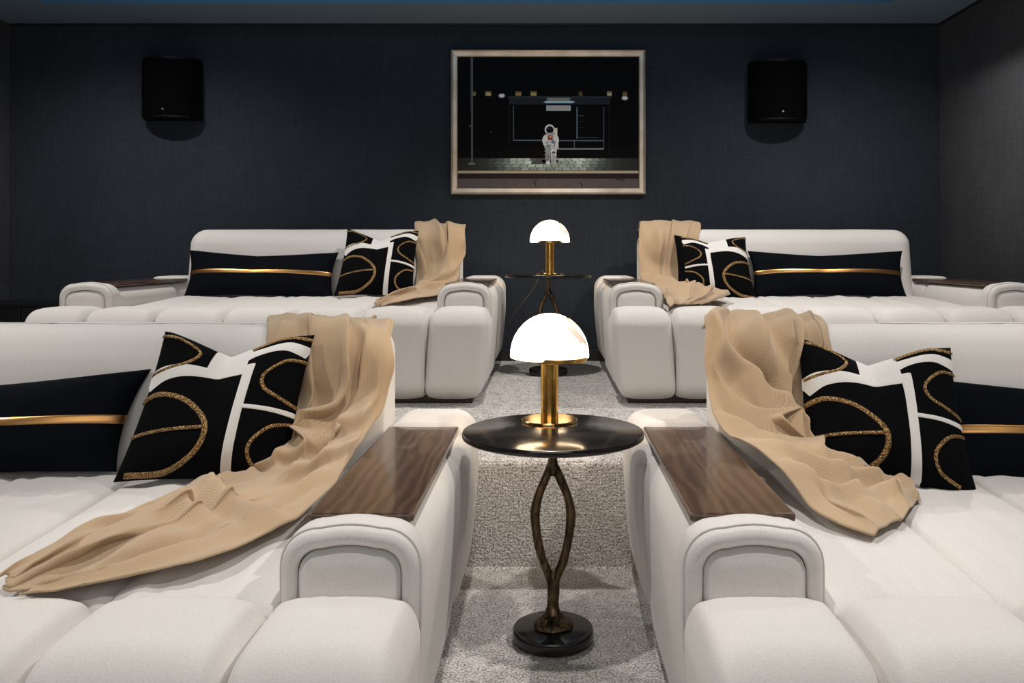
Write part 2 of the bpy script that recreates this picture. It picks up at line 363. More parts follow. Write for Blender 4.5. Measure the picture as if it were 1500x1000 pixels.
def make_sofa():
    root = empty('chaise_sofa', (0, 0, 0))
    box('plinth', -.955, .955, .07, 1.44, 0, .048, M['plinth'], root)
    V, F = soft_box(-1.0, 1.0, .12, 1.46, .04, .30, (.03, .03, .03), (10, 4, 2), 2, post=post_side)
    mesh_obj('base', V, F, M['sofa'], root)
    nb = 7; ew = .262; iw = (SW - 2 * ew) / 5
    for i in range(nb):
        bw = ew if i in (0, nb - 1) else iw; x0 = -SW / 2 + (0 if i == 0 else ew + (i - 1) * iw); end = i in (0, nb - 1); e = .006 if end else 0
        def p(x, y, z, i=i, x0=x0, bw=bw):
            x, y, z = post_side(x, y, z)
            u = (x - x0) / bw
            if z > .3: z += wr_(x, y, z, .0016, 40, 7, i * 3.1)
            # tucks running out of the seams near the back edge
            ed = max(0, 1 - min(u, 1 - u) / .22); z -= .004 * ed * abs(math.sin(y * 70 + i)) * max(0, (y - .1) / .2) * (z > .36)
            return [x, y, z]
        V, F = soft_box(x0 - e if i == 0 else x0, x0 + bw + (e if i == nb - 1 else 0), 0, .30, .042, .401, (.034, .075, .055), (10, 10, 8), 5, (0.005, .010, .026), p)
        mesh_obj('front_cushion', V, F, M['sofa'], root)
    sx = -SW / 2 + ew; bw = iw
    for i in range(5):
        x0 = sx + i * bw
        if i == 0: a, c = x0 - .012, x0 + bw
        elif i == 4: a, c = x0, x0 + bw + .012
        else: a, c = x0, x0 + bw
        def p(x, y, z, i=i):
            if z > .33:
                z += .03 * max(0, min(1, (y - .3) / .8)) + wr_(x, y, z, .0085, 13, 1.6, i * 5.3) + wr_(x, y, z, .002, 38, 3.2, i * 2.3 + 4)
                k = max(0, 1 - (y - .285) / .16)
                z -= .0045 * k * abs(math.sin(x * 105 + 2 * math.sin(x * 31)))     # gathers at the cross seam
            return [x, y, z]
        V, F = soft_box(a - .004, c + .004, .272, 1.14, .26, .398, (.022, .05, .022), (22, 34, 2), 4, (0, 0, .010), p)
        mesh_obj('seat_cushion', V, F, M['sofa'], root)
    def pb(x, y, z):
        k = max(0, (z - .38) / .42)
        return [x, y + .07 * k * (1 if y < 1.3 else .1), z + wr_(x, y, z, .002, 5, 5, 1.7)]
    V, F = soft_box(-.78, .78, 1.075, 1.465, .06, .805, (.085, .085, .085), (24, 6, 8), 6, (0, .012, .004), pb)
    mesh_obj('backrest', V, F, M['sofa'], root)
    for s in (-1, 1):
        cx = s * (SW / 2 - AW / 2)
        Y0 = .285; h = .504; lip = .526
        r = .075
        specs = [(Y0 + .030, cx, AW - .062, .2, lip - .034, r - .030), (Y0 + .006, cx, AW - .070, .2, lip - .037, r - .03),
                 (Y0 - .003, cx, AW - .060, .2, lip - .031, r - .025), (Y0 - .005, cx, AW - .040, .2, lip - .021, r - .018),
                 (Y0 - .001, cx, AW - .018, .2, lip - .009, r - .008), (Y0 + .005, cx, AW - .011, .2, lip - .0055, r - .004), (Y0 + .008, cx, AW - .0095, .2, lip - .005, r - .004),
                 (Y0 + .018, cx, AW, .1, lip, r), (Y0 + .05, cx, AW, .05, lip + .001, r), (Y0 + .078, cx, AW, .05, lip - .002, r), (Y0 + .095, cx, AW, .05, h + .008, r), (Y0 + .105, cx, AW, .05, h, r)]
        for y in np.linspace(Y0 + .2, .98, 8): specs.append((y, cx, AW, .05, h, r))
        specs += [(.995, cx, AW - .006, .05, h, r), (1.004, cx, AW - .03, .05, h - .012, r - .01)]
        a = rings('armrest', specs, M['sofa'], root, cap_first=False)
        # raised arch panel on the arm front
        k = AW - .072
        rings('arch_panel', [(Y0 + .03, cx, k, .2, lip - .040, .043), (Y0 + .008, cx, k, .2, lip - .040, .043), (Y0 - .002, cx, k - .005, .2, lip - .0425, .041),
              (Y0 - .007, cx, k - .02, .2, lip - .05, .036), (Y0 - .010, cx, k - .06, .2, lip - .07, .024), (Y0 - .011, cx, k - .11, .22, lip - .10, .014)], M['sofa'], a, False, True)
        # rear part of the arm, a fuller block that closes round the back
        xi, xo = s * (SW / 2 - AW + .012), s * (SW / 2 + .010)
        def pr(x, y, z, s=s): 
            z2 = z - (.027 if y < 1.20 and z > .4 else 0) * min(1, (1.20 - y) / .02)
            return post_side(x, y, z2)
        V, F = soft_box(min(xi, xo), max(xi, xo), .985, SD, .045, .533, (.07, .075, .07), (6, 30, 8), 6, (.004, .006, .004), pr)
        mesh_obj('rear_arm', V, F, M['sofa'], root)
        tw = .202; o = from_bm('tray', box_bm(cx - tw / 2, cx + tw / 2, Y0 + .095, 1.20, h + .0045, h + .021, .005, 3), M['walnut'], root)
        # seam welt that outlines the arm front
        P = arch(cx, AW - .003, .30, lip - .0012, r - .001)
        tube('piping', [(taper(x, z), Y0 + .0135, z) for x, z in P], [.0022] * len(P), M['piping'], a, 6, 1)
    return root
sofa = make_sofa()
sofas = []
for i, (x, y, z, lab) in enumerate(((-1.256, 1.25, 0, 'cream chaise sofa at the front left, nearest the camera, with the long camel throw'),
                                    (1.268, 1.25, 0, 'cream chaise sofa at the front right, its throw spilling over the walnut arm tray'),
                                    (-1.297, 3.75, T, 'cream chaise sofa at the back left on the raised tier against the navy wall'),
                                    (1.310, 3.75, T, 'cream chaise sofa at the back right on the raised tier, near the right wall'))):
    o = sofa if i == 0 else copy_tree(sofa)
    o.location = (x, y, z); tag(o, lab, 'sofa', 'cream chaise sofas'); sofas.append(o)

# ------------------------------------------------------------------ pedestal tables and lamps
TH = .554
def make_table():
    root = empty('pedestal_table', (0, 0, 0))
    lathe('base', [(.0, 0), (.100, 0), (.1055, .004), (.107, .010), (.107, .028), (.104, .034), (.098, .0365), (0, .0365)][1:-1], M['stone'], root, 72)
    lathe('tabletop', [(.232, TH - .018), (.239, TH - .014), (.240, TH - .006), (.238, TH - .001), (.235, TH)], M['stone'], root, 96)
    V = []; F = []
    # cast loop: neck, two bowed limbs, lower stem
    tube('x', [(.002, 0, TH - .016), (.001, 0, .515), (.0, 0, .485), (-.001, 0, .455), (.0, 0, .435)], [.017, .0125, .0115, .015, .012], None, None, 14, 5, .9, V, F)
    zz = [.462, .445, .42, .38, .335, .29, .25, .21, .178, .150]
    lx = [-.004, -.012, -.023, -.038, -.0465, -.045, -.038, -.026, -.013, -.004]
    rr = [.010, .0115, .0115, .0115, .0125, .012, .0115, .0115, .012, .012]
    for s in (-1, 1):
        tube('x', [(s * -1 * x + .001 * math.sin(z * 40 * s), s * .004 * math.sin(z * 25), z) for x, z in zip(lx, zz)], [r_ * (1 + .06 * math.sin(z * 60 + s)) for r_, z in zip(rr, zz)], None, None, 14, 5, .95, V, F)
    tube('x', [(0, 0, .185), (.001, 0, .16), (.001, 0, .13), (0, 0, .10), (0, 0, .078), (0, 0, .062)], [.010, .016, .0165, .0155, .018, .026], None, None, 16, 5, 1, V, F)
    mesh_obj('stem', V, F, M['bronze'], root)
    lathe('foot_collar', [(.051, .0365), (.053, .042), (.050, .050), (.041, .058), (.030, .065), (.021, .074), (.016, .088)], M['bronze'], root, 40,
          wob=lambda a, z: 1 + .035 * math.sin(3 * a + z * 50) + .02 * math.sin(7 * a))
    return root
t1 = make_table(); t1.location = (.011, 2.256, 0)
tag(t1, 'black stone pedestal table with bronze loop stem between the front sofas', 'side table', 'pedestal side tables')
t2 = copy_tree(t1); t2.location = (-.003, 4.72, T)
tag(t2, 'black stone pedestal table with bronze loop stem between the back sofas', 'side table', 'pedestal side tables')
def make_lamp():
    root = empty('mushroom_lamp', (0, 0, 0))
    lathe('base_plate', [(.076, 0), (.078, .001), (.078, .0045), (.0765, .006)], M['polished_brass'], root, 80)
    lathe('stem', [(.0245, .006), (.0245, .174)], M['brass'], root, 48)
    R_, H = .110, .118; prof = [(R_ * .6, .1755)]
    prof += [(R_ - .006, .176), (R_ - .001, .178), (R_, .183)]
    for a in np.linspace(6, 88, 16): prof.append((R_ * math.cos(R(a)), .182 + H * math.sin(R(a))))
    lathe('lamp_shade', prof, M['alabaster'], root, 72)
    return root
l1 = make_lamp(); l1.location = (.002, 2.385, TH)
tag(l1, 'lit alabaster dome lamp with brass stem on the front pedestal table', 'table lamp', 'alabaster dome lamps')
l2 = copy_tree(l1); l2.location = (.005, 4.74, T + TH)
tag(l2, 'lit alabaster dome lamp with brass stem on the rear pedestal table', 'table lamp', 'alabaster dome lamps')
for l, dx, dy in ((l1, .024, -.040), (l2, .001, -.041)):   # brass plate set off centre under the dome
    lathe('shade_plate', [(.0775, .1715), (.079, .173), (.079, .1825), (.0775, .184)], M['brass'], l, 64, (dx, dy, 0))
# cord of the rear lamp
pts = [(-.02, 4.83, T + TH + .004), (-.05, 4.97, T + TH + .01), (-.085, 5.0, T + .47), (-.20, 5.02, T + .32), (-.245, 5.06, T + .20), (-.225, 5.12, T + .10), (-.22, 5.2, T + .05), (-.21, 5.29, T + .03)]
tag(tube('lamp_cord', pts, [.0022] * len(pts), M['cord'], None, 8, 8), 'thin bronze coloured cord hanging down behind the rear pedestal table', 'cord')

# ------------------------------------------------------------------ framed picture
pr = empty('framed_picture', (-.004, YW, 1.386), 0, 'framed night photograph of a seated astronaut hung on the navy back wall', 'picture')
m, nt, b = mat('champagne_frame', (.62, .50, .38), .4, .6)
nt.links.new(ramp(nt, noise_tex(nt, coords(nt), 6, 3), [(.35, (.58, .47, .36)), (.65, (.80, .70, .58))]), b.inputs['Base Color']); M['frame'] = m
FW, FH = 1.206, .895; hx = FW / 2
secs = [(0, -.001), (0, -.030), (.006, -.036), (.012, -.030), (.014, -.026), (.034, -.022), (.038, -.018), (.040, -.006)]   # inset, depth (towards the room)
def frame_side(name, c0, c1, i0, i1):
    """mitred moulding: c0,c1 corners, i0,i1 inward diagonal directions"""
    V = [];
    for (ins, d) in secs: V += [(c0[0] + i0[0] * ins, d, c0[1] + i0[1] * ins), (c1[0] + i1[0] * ins, d, c1[1] + i1[1] * ins)]
    F = [(2 * j, 2 * j + 1, 2 * j + 3, 2 * j + 2) for j in range(len(secs) - 1)]
    return mesh_obj(name, V, F, M['frame'], pr, smooth=False)
c = [(-hx, 0), (hx, 0), (hx, FH), (-hx, FH)]; d = [(1, 1), (-1, 1), (-1, -1), (1, -1)]
for j in range(4): frame_side('frame_rail', c[j], c[(j + 1) % 4], d[j], d[(j + 1) % 4])
# the print: flat shapes in one mesh coloured per face
IW, IH = 1.126, .815     # visible print
def srgb(c): return tuple((v / 255 / 12.92) if v <= 10 else ((v / 255 + .055) / 1.055) ** 2.4 for v in c)
PV, PF, PC = [], [], []
lay = [0]
def poly(pts, col, dz=None):
    lay[0] += 1; y = -.0080 - lay[0] * 4e-6; b0 = len(PV)
    for (x, z) in pts: PV.append((-IW / 2 + (x - 125) / 1110 * IW, y, .04 + (885 - z) / 790 * IH))
    PF.append(tuple(range(b0, b0 + len(pts)))); PC.append(srgb(col))
def rect(x0, y0, x1, y1, col): poly([(x0, y1), (x1, y1), (x1, y0), (x0, y0)], col)
def line(x0, y0, x1, y1, wd, col):
    dx, dy = x1 - x0, y1 - y0; L = math.hypot(dx, dy); nx, ny = -dy / L * wd / 2, dx / L * wd / 2
    poly([(x0 + nx, y0 + ny), (x1 + nx, y1 + ny), (x1 - nx, y1 - ny), (x0 - nx, y0 - ny)], col)
def oval(cx, cy, rx, ry, col, rot=0, n=18):
    poly([(cx + rx * math.cos(t) * math.cos(rot) - ry * math.sin(t) * math.sin(rot), cy + rx * math.cos(t) * math.sin(rot) + ry * math.sin(t) * math.cos(rot)) for t in np.linspace(0, 2 * math.pi, n, False)], col)
rng = random.Random(3)
rect(125, 95, 1235, 885, (14, 14, 16))
rect(125, 640, 1235, 712, (18, 17, 17))
rect(440, 335, 1060, 382, (34, 38, 44)); rect(430, 333, 1070, 340, (52, 56, 62))
rect(125, 705, 1235, 790, (40, 38, 36))
# paving: rows of stones in perspective, brighter under the light
rows = [(706, 722), (723, 741), (742, 760), (761, 779)]
for ri, (a0, a1) in enumerate(rows):
    vy = 420
    for kx in range(-26, 27):
        f0 = (a0 - vy) / (780 - vy); f1 = (a1 - vy) / (780 - vy); s = 52; off = (ri % 2) * 18
        xa = 700 + (kx * s + off) * f0; xb = 700 + ((kx + .92) * s + off) * f0; xc = 700 + ((kx + .92) * s + off) * f1; xd = 700 + (kx * s + off) * f1
        if xd < 126 or xc > 1234 or xa < 126 or xb > 1234: continue
        m_ = (xa + xc) / 2; L = math.exp(-((m_ - 560) / 170) ** 2) + .9 * math.exp(-((m_ - 860) / 150) ** 2); L = min(1, L) * (1 - .12 * ri)
        if 590 < m_ < 670 and ri < 2: L *= .25
        L = L * rng.uniform(.75, 1.1) + .12; b0 = (150 * L + 22, 165 * L + 22, 158 * L + 22)
        poly([(xd, a1), (xc, a1), (xb, a0), (xa, a0)], tuple(min(255, q) for q in b0))
rect(125, 781, 1235, 797, (150, 140, 122)); rect(125, 798, 1235, 828, (36, 30, 30))
rect(125, 829, 1235, 885, (74, 68, 68))
for q in range(420):
    x = rng.uniform(128, 1225); z = rng.uniform(830, 882); g = rng.uniform(45, 120); rect(x, z, x + rng.uniform(2, 7), z + 2, (g, g * .95, g * .93))
for pts in ([(612, 830), (590, 848), (604, 862), (596, 884)], [(872, 852), (892, 866), (885, 884)], [(1100, 832), (1130, 838), (1150, 834)]):
    for p0, p1 in zip(pts[:-1], pts[1:]): line(*p0, *p1, 4, (28, 25, 25))
# far windows, street lights, sign
for x, w_, cc in ((225, 22, (120, 110, 70)), (312, 36, (170, 155, 105)), (497, 38, (140, 118, 72)), (590, 38, (160, 145, 95)), (878, 24, (95, 78, 50)), (1055, 30, (170, 160, 130)), (1150, 30, (110, 92, 62))):
    rect(x - w_ / 2, 302, x + w_ / 2, 330, tuple(int(q * .7) for q in cc)); rect(x - w_ / 2 + 4, 312, x + w_ / 2 - 2, 329, cc)
for x, z in ((395, 329), (1150, 343)): oval(x, z, 24, 16, (70, 70, 72)); oval(x, z, 17, 11, (250, 250, 245))
rect(670, 340, 816, 362, (95, 112, 118)); rect(682, 344, 806, 358, (130, 128, 122))
poly([(648, 368), (668, 374), (828, 374), (846, 366), (828, 361), (668, 361)], (160, 190, 200))
rect(668, 388, 818, 420, (150, 172, 182)); rect(678, 394, 808, 413, (176, 160, 152))
# shelter posts, rails, pole
for x, a, c_, w_, cc in ((213, 96, 740, 11, (82, 84, 88)), (204, 96, 420, 3, (60, 60, 62)), (440, 388, 620, 3, (44, 44, 48)), (467, 390, 600, 6, (70, 80, 90)), (857, 398, 588, 8, (78, 100, 114)),
                         (1020, 395, 648, 6, (62, 68, 76)), (1056, 385, 690, 3, (40, 40, 44)), (650, 440, 590, 2, (30, 30, 32)), (840, 600, 645, 5, (88, 94, 100))):
    rect(x - w_ / 2, a, x + w_ / 2, c_, cc)
for x0, x1, z, w_, cc in ((467, 652, 598, 6, (96, 108, 118)), (740, 1020, 600, 7, (84, 94, 104)), (742, 1020, 650, 8, (120, 128, 134)), (862, 990, 582, 4, (52, 62, 70)), (862, 902, 450, 5, (60, 72, 80)), (862, 900, 485, 3, (44, 50, 56)), (862, 902, 520, 3, (40, 46, 52))):
    rect(x0, z - w_ / 2, x1, z + w_ / 2, cc)
rect(190, 736, 232, 744, (120, 118, 112)); rect(194, 508, 214, 516, (90, 90, 92)); oval(330, 549, 4, 4, (80, 80, 84))
# seated figure in a white space suit
W1, W2, W3, DK = (226, 226, 222), (188, 192, 194), (140, 146, 152), (22, 22, 26)
rect(716, 524, 736, 600, (214, 208, 190))
oval(690, 724, 52, 14, (12, 12, 14))
poly([(664, 560), (728, 560), (742, 600), (744, 650), (660, 650), (646, 600)], W2)
oval(658, 590, 13, 26, W1, .3); oval(732, 588, 12, 27, W1, -.25)
oval(663, 618, 15, 13, W2); oval(726, 618, 16, 15, W1)
oval(684, 640, 26, 17, W3); oval(716, 640, 22, 18, W2)
poly([(664, 640), (698, 636), (694, 680), (690, 742), (668, 740), (662, 690)], W3)
poly([(698, 640), (736, 632), (730, 680), (728, 744), (698, 742), (696, 690)], W2)
oval(712, 664, 19, 14, W1); oval(714, 672, 12, 8, (70, 72, 78)); oval(676, 700, 12, 22, (110, 112, 118)); oval(713, 712, 15, 26, (150, 152, 154))
oval(678, 733, 13, 9, W1); oval(712, 736, 16, 9, W3)
rect(678, 568, 708, 596, (140, 62, 48)); rect(686, 572, 702, 582, (180, 150, 140)); rect(700, 598, 716, 618, (60, 90, 130))
line(668, 610, 690, 650, 4, (60, 64, 74)); line(724, 604, 712, 650, 4, (70, 74, 84))
oval(689, 533, 31, 31, W1); oval(690, 535, 23, 22, DK); oval(690, 557, 22, 6, W3); oval(684, 527, 6, 4, (70, 70, 78))
for q in range(60):
    x = rng.uniform(655, 738); z = rng.uniform(590, 740); g = rng.choice((70, 110, 235)); oval(x, z, 3, 2.4, (g, g, g + 5), 0, 6)
prn = mesh_obj('print', PV, PF, None, pr, smooth=False)
ca = prn.data.color_attributes.new('ink', 'FLOAT_COLOR', 'CORNER'); li = 0
for f, cc in zip(prn.data.polygons, PC):
    for l in f.loop_indices: ca.data[l].color = (*[min(.9, q * (1.5 if max(cc) > .012 else .9)) for q in cc], 1)
m, nt, b = mat('photo_print', (0, 0, 0), .5, spec=.05)
at = N(nt, 'ShaderNodeVertexColor'); at.layer_name = 'ink'; nt.links.new(at.outputs[0], b.inputs['Base Color']); prn.data.materials.append(m)
box('backing', -hx + .004, hx - .004, -.0075, -.0005, .004, FH - .004, M['black_trim'], pr)

# ------------------------------------------------------------------ wall speakers
def make_speaker(name):
    root = empty(name, (0, 0, 0)); W_, D_, H_ = .362, .165, .372
    out = [(-W_ / 2, 0), (-W_ / 2, -.045)]
    for t in np.linspace(0, 1, 13): out.append((-W_ / 2 + .004 + (W_ - .008) * t, -.06 - (D_ - .06) * math.sin(math.pi * t) ** .55 if 0 < t < 1 else -.06))
    out += [(W_ / 2, -.045), (W_ / 2, 0)]
    def prism(nm, pts, z0, z1, m, s=1, bev=.004):
        bm = bmesh.new(); vs = [bm.verts.new((x * s, y * s if y < -.05 else y, z0)) for x, y in pts]; f = bm.faces.new(vs)
        r_ = bmesh.ops.extrude_face_region(bm, geom=[f]); bmesh.ops.translate(bm, vec=(0, 0, z1 - z0), verts=[g for g in r_['geom'] if isinstance(g, bmesh.types.BMVert)])
        bmesh.ops.recalc_face_normals(bm, faces=bm.faces)
        es = [e for e in bm.edges if abs(e.verts[0].co.z - e.verts[1].co.z) < 1e-5]
        bmesh.ops.bevel(bm, geom=es, offset=bev, segments=2, affect='EDGES'); return from_bm(nm, bm, m, root)
    prism('cabinet_shell', out, 0, H_, M['speaker'], .975)
    prism('grille', [p for p in out[2:-2]], .016, H_ - .016, M['speaker_cloth'], 1.0, .003)
    badge = bmesh.new(); vs = [badge.verts.new(p) for p in ((-.006, 0, 0), (.006, 0, 0), (0, 0, .012), (-.006, .004, 0), (.006, .004, 0), (0, .004, .012))]
    for f in ((0, 1, 2), (5, 4, 3), (0, 3, 4, 1), (1, 4, 5, 2), (2, 5, 3, 0)): badge.faces.new([vs[q] for q in f])
    from_bm('badge', badge, M['silver'], root, loc=(0, -D_ * 1.0 - .003, .045))
    return root
s1 = make_speaker('wall_speaker'); s1.location = (-2.333, YW, 1.843)
tag(s1, 'black curved wall speaker left of the framed picture', 'speaker', 'black wall speakers')
s2 = copy_tree(s1); s2.location = (1.415, YW, 1.828)
tag(s2, 'black curved wall speaker right of the framed picture', 'speaker', 'black wall speakers')

# ------------------------------------------------------------------ low cabinet beside the back left sofa
cb = empty('low_cabinet', (-2.87, 4.88, T), 0, 'low black cabinet between the back left sofa and the left wall', 'cabinet')
box('carcass', -.47, .47, .018, .42, .0, .362, M['cabinet'], cb, .002)
box('cabinet_top', -.48, .48, .0, .42, .362, .382, M['cabinet'], cb, .002)
for x0, x1 in ((-.465, -.157), (-.151, .157), (.163, .465)): box('door', x0, x1, 0.0, .018, .03, .358, M['cabinet'], cb, .002)

# ------------------------------------------------------------------ cushions
SHP = [0, 0]   # lean of the sides and narrowing towards the top of the cushion being sewn
def PS(u, v, w_, h, t, chop, side, seed=0):
    a, b_ = u * 2 - 1, v * 2 - 1
    x = a * w_ / 2 * (1 - .055 * (1 - b_ * b_)); z = b_ * h / 2 * (1 - (.055 if h > .35 else .12) * (1 - a * a))
    th = max(0., (1 - abs(a) ** 2.6) * (1 - abs(b_) ** 2.6)) ** .62
    y = t / 2 * th
    if chop:
        k = max(0, 1 - abs(a + .08) / .85) ** 1.25; q = max(0, (b_ + .35) / 1.35)
        z -= chop * h * k * q ** 1.6
        y *= 1 - .45 * k * q ** 2
        y += -.018 * k * q * (1 - q) * 2 if side > 0 else 0
        y += .02 * max(0, 1 - abs(abs(a + .08) - .42) / .4) * q * th * .6
    x = x * (1 - SHP[1] * b_) + SHP[0] * b_ * h / 2
    # puckers that run out of the seams and corners
    e = min(1 - abs(a), 1 - abs(b_))
    y += .0045 * math.exp(-e / .14) * th * math.sin((a * 13 if abs(b_) > abs(a) else b_ * 13) + seed) 
    y += .006 * noise.noise(Vector((a * 2.2 + seed, b_ * 2.2, side * 3.))) * th
    return Vector((x, -side * y, z))
def PN(u, v, *k):
    e = .004; p = PS(min(1, u + e), v, *k) - PS(max(0, u - e), v, *k); q = PS(u, min(1, v + e), *k) - PS(u, max(0, v - e), *k)
    n_ = p.cross(q)
    return n_.normalized() if n_.length > 1e-12 else Vector((0, -1, 0))
def grid_pts(n):   # denser towards the seams
    return [.5 - .5 * math.cos(math.pi * i / n) if 0 else (i / n) for i in range(n + 1)]
def make_cushion(name, w_, h, t, chop, m, nu, nv, seed=0):
    V = []; F = []
    gu, gv = grid_pts(nu), grid_pts(nv)
    for side in (1, -1):
        b0 = len(V)
        for v in gv:
            for u in gu: V.append(PS(u, v, w_, h, t, chop, side, seed))
        for j in range(nv):
            for i in range(nu):
                q = (b0 + j * (nu + 1) + i, b0 + j * (nu + 1) + i + 1, b0 + (j + 1) * (nu + 1) + i + 1, b0 + (j + 1) * (nu + 1) + i)
                F.append(q if side > 0 else q[::-1])
    root = empty(name, (0, 0, 0))
    o = mesh_obj('cushion_cover', V, F, m, root)
    bm = bmesh.new(); bm.from_mesh(o.data); bmesh.ops.remove_doubles(bm, verts=bm.verts, dist=1e-5); bm.to_mesh(o.data); bm.free(); o.data.shade_smooth()
    return root
def applique(name, path, widths, pil, m, parent, off=.0012, thick=.0015, flip=False, sub=10, cross=4):
    pts = catmull([(*p, w_) for p, w_ in zip(path, widths)], sub); V = []; F = []; k = len(pts); cn = cross + 1
    for i, p in enumerate(pts):
        a = pts[max(0, i - 1)]; c = pts[min(k - 1, i + 1)]; d = np.array([c[0] - a[0], c[1] - a[1]]); d /= (np.linalg.norm(d) or 1); nn = np.array([-d[1], d[0]])
        for j in range(cn):
            s = (j / cross - .5) * p[2]; u, v = p[0] + nn[0] * s, p[1] + nn[1] * s
            u, v = min(1, max(0, u)), min(1, max(0, v))
            if flip: u = min(1, max(0, 1.09 - u))
            k2 = math.sqrt(max(0, 1 - (2 * (j / cross - .5)) ** 2)) if thick > .002 else (0 if j in (0, cross) else 1)
            V.append(PS(u, v, *pil) + PN(u, v, *pil) * (off + (thick * k2)))
    for i in range(k - 1):
        for j in range(cross): F.append((i * cn + j, i * cn + j + 1, (i + 1) * cn + j + 1, (i + 1) * cn + j))
    return mesh_obj(name, V, F, m, parent)
def square_cushion(flip, seed, chop=.15, sz=.415, skew=0, nar=.04, hz=.40):
    SHP[0] = skew; SHP[1] = nar
    pil = (sz, hz, .15, chop, 1, seed)
    root = make_cushion('scatter_cushion', sz, hz, .15, chop, M['black_velvet'], 56, 56, seed)
    for path, wd in (([(.645, 0), (.655, .3), (.66, .6), (.655, .80)], [.062, .060, .062, .07]),
                     ([(0, .62), (.13, .70), (.35, .755), (.68, .765)], [.13, .105, .09, .085]),
                     ([(.50, .73), (.50, .86), (.50, 1.0)], [.27, .26, .25]),
                     ([(.52, .865), (.68, .905), (.84, .91), (1, .86)], [.14, .07, .065, .08]),
                     ([(.66, .47), (.83, .455), (1, .43)], [.03, .03, .034])):
        applique('white_band', path, wd, pil, M['white_band'], root, .0008, .0011, flip, 10, 6)
    for path, w_ in (([(0, .50), (.14, .545), (.33, .50), (.48, .34), (.46, .17), (.30, .04), (.06, .03)], .036), ([(.02, .27), (.24, .30), (.48, .32)], .024),
                     ([(1, .795), (.88, .79), (.77, .70), (.79, .60), (.9, .53), (1, .48)], .024), ([(1, .37), (.87, .335), (.77, .22), (.79, .1), (.9, .03)], .024),
                     ([(0, .96), (.15, .965), (.29, .91), (.24, .80), (.12, .73), (.01, .68)], .022), ([(.62, .965), (.8, .985), (1, .955)], .024)):
        applique('gold_braid', path, [w_] * len(path), pil, M['braid'], root, .0016, .0026, flip, 9, 6)
    return root
def lumbar(seed, w_=.86, h=.275, skew=0):
    SHP[0] = skew; SHP[1] = -.01
    pil = (w_, h, .13, .05, 1, seed)
    root = make_cushion('lumbar_cushion', w_, h, .13, .05, M['navy'], 80, 36, seed)
    applique('gold_strip', [(.0, .50), (.06, .5), (.3, .5), (.6, .5), (.94, .5), (1, .5)], [.085] * 6, pil, M['gold'], root, .001, .0012, False, 12, 6)
    return root
def place(o, x, y, z, lean, roll, yaw, lab, cat, group):
    o.location = (x, y, z); o.rotation_mode = 'XYZ'
    o.rotation_euler = (Matrix.Rotation(R(yaw), 3, 'Z') @ Matrix.Rotation(R(-lean), 3, 'X') @ Matrix.Rotation(R(roll), 3, 'Y')).to_euler()
    tag(o, lab, cat, group)
place(square_cushion(False, 0., skew=.12), -.868, 2.262, .618, 22, 2, 6, 'black cushion with white bands and gold braid, second from left on the front left sofa', 'cushion', 'patterned scatter cushions')
place(square_cushion(False, 2.1, skew=-.06, hz=.385), .874, 2.250, .600, 23, 3, -8, 'black cushion with white bands and gold braid beside the throw on the front right sofa', 'cushion', 'patterned scatter cushions')
place(square_cushion(False, 4.4, skew=.08), -.950, 4.760, T + .617, 22, 1, 6, 'black cushion with white bands and gold braid on the back left sofa', 'cushion', 'patterned scatter cushions')
place(square_cushion(True, 1.2, .09, skew=-.10, hz=.375), .918, 4.765, T + .593, 22, 2, -4, 'black cushion with upside down white and gold pattern on the back right sofa', 'cushion', 'patterned scatter cushions')
place(lumbar(0.3, skew=.2), -1.555, 2.285, .556, 20, -2, 4, 'long black cushion with gold strip on the front left sofa', 'cushion', 'long black cushions')
place(lumbar(3.3, skew=-.05), 1.49, 2.30, .535, 18, 1, -3, 'long black cushion with gold strip behind the patterned cushion, front right sofa', 'cushion', 'long black cushions')
place(lumbar(5.3, w_=.83), -1.612, 4.785, T + .552, 20, 1, 2, 'long black cushion with gold strip on the back left sofa', 'cushion', 'long black cushions')
place(lumbar(7.3), 1.560, 4.785, T + .554, 20, 0, -2, 'long black cushion with gold strip on the back right sofa', 'cushion', 'long black cushions')
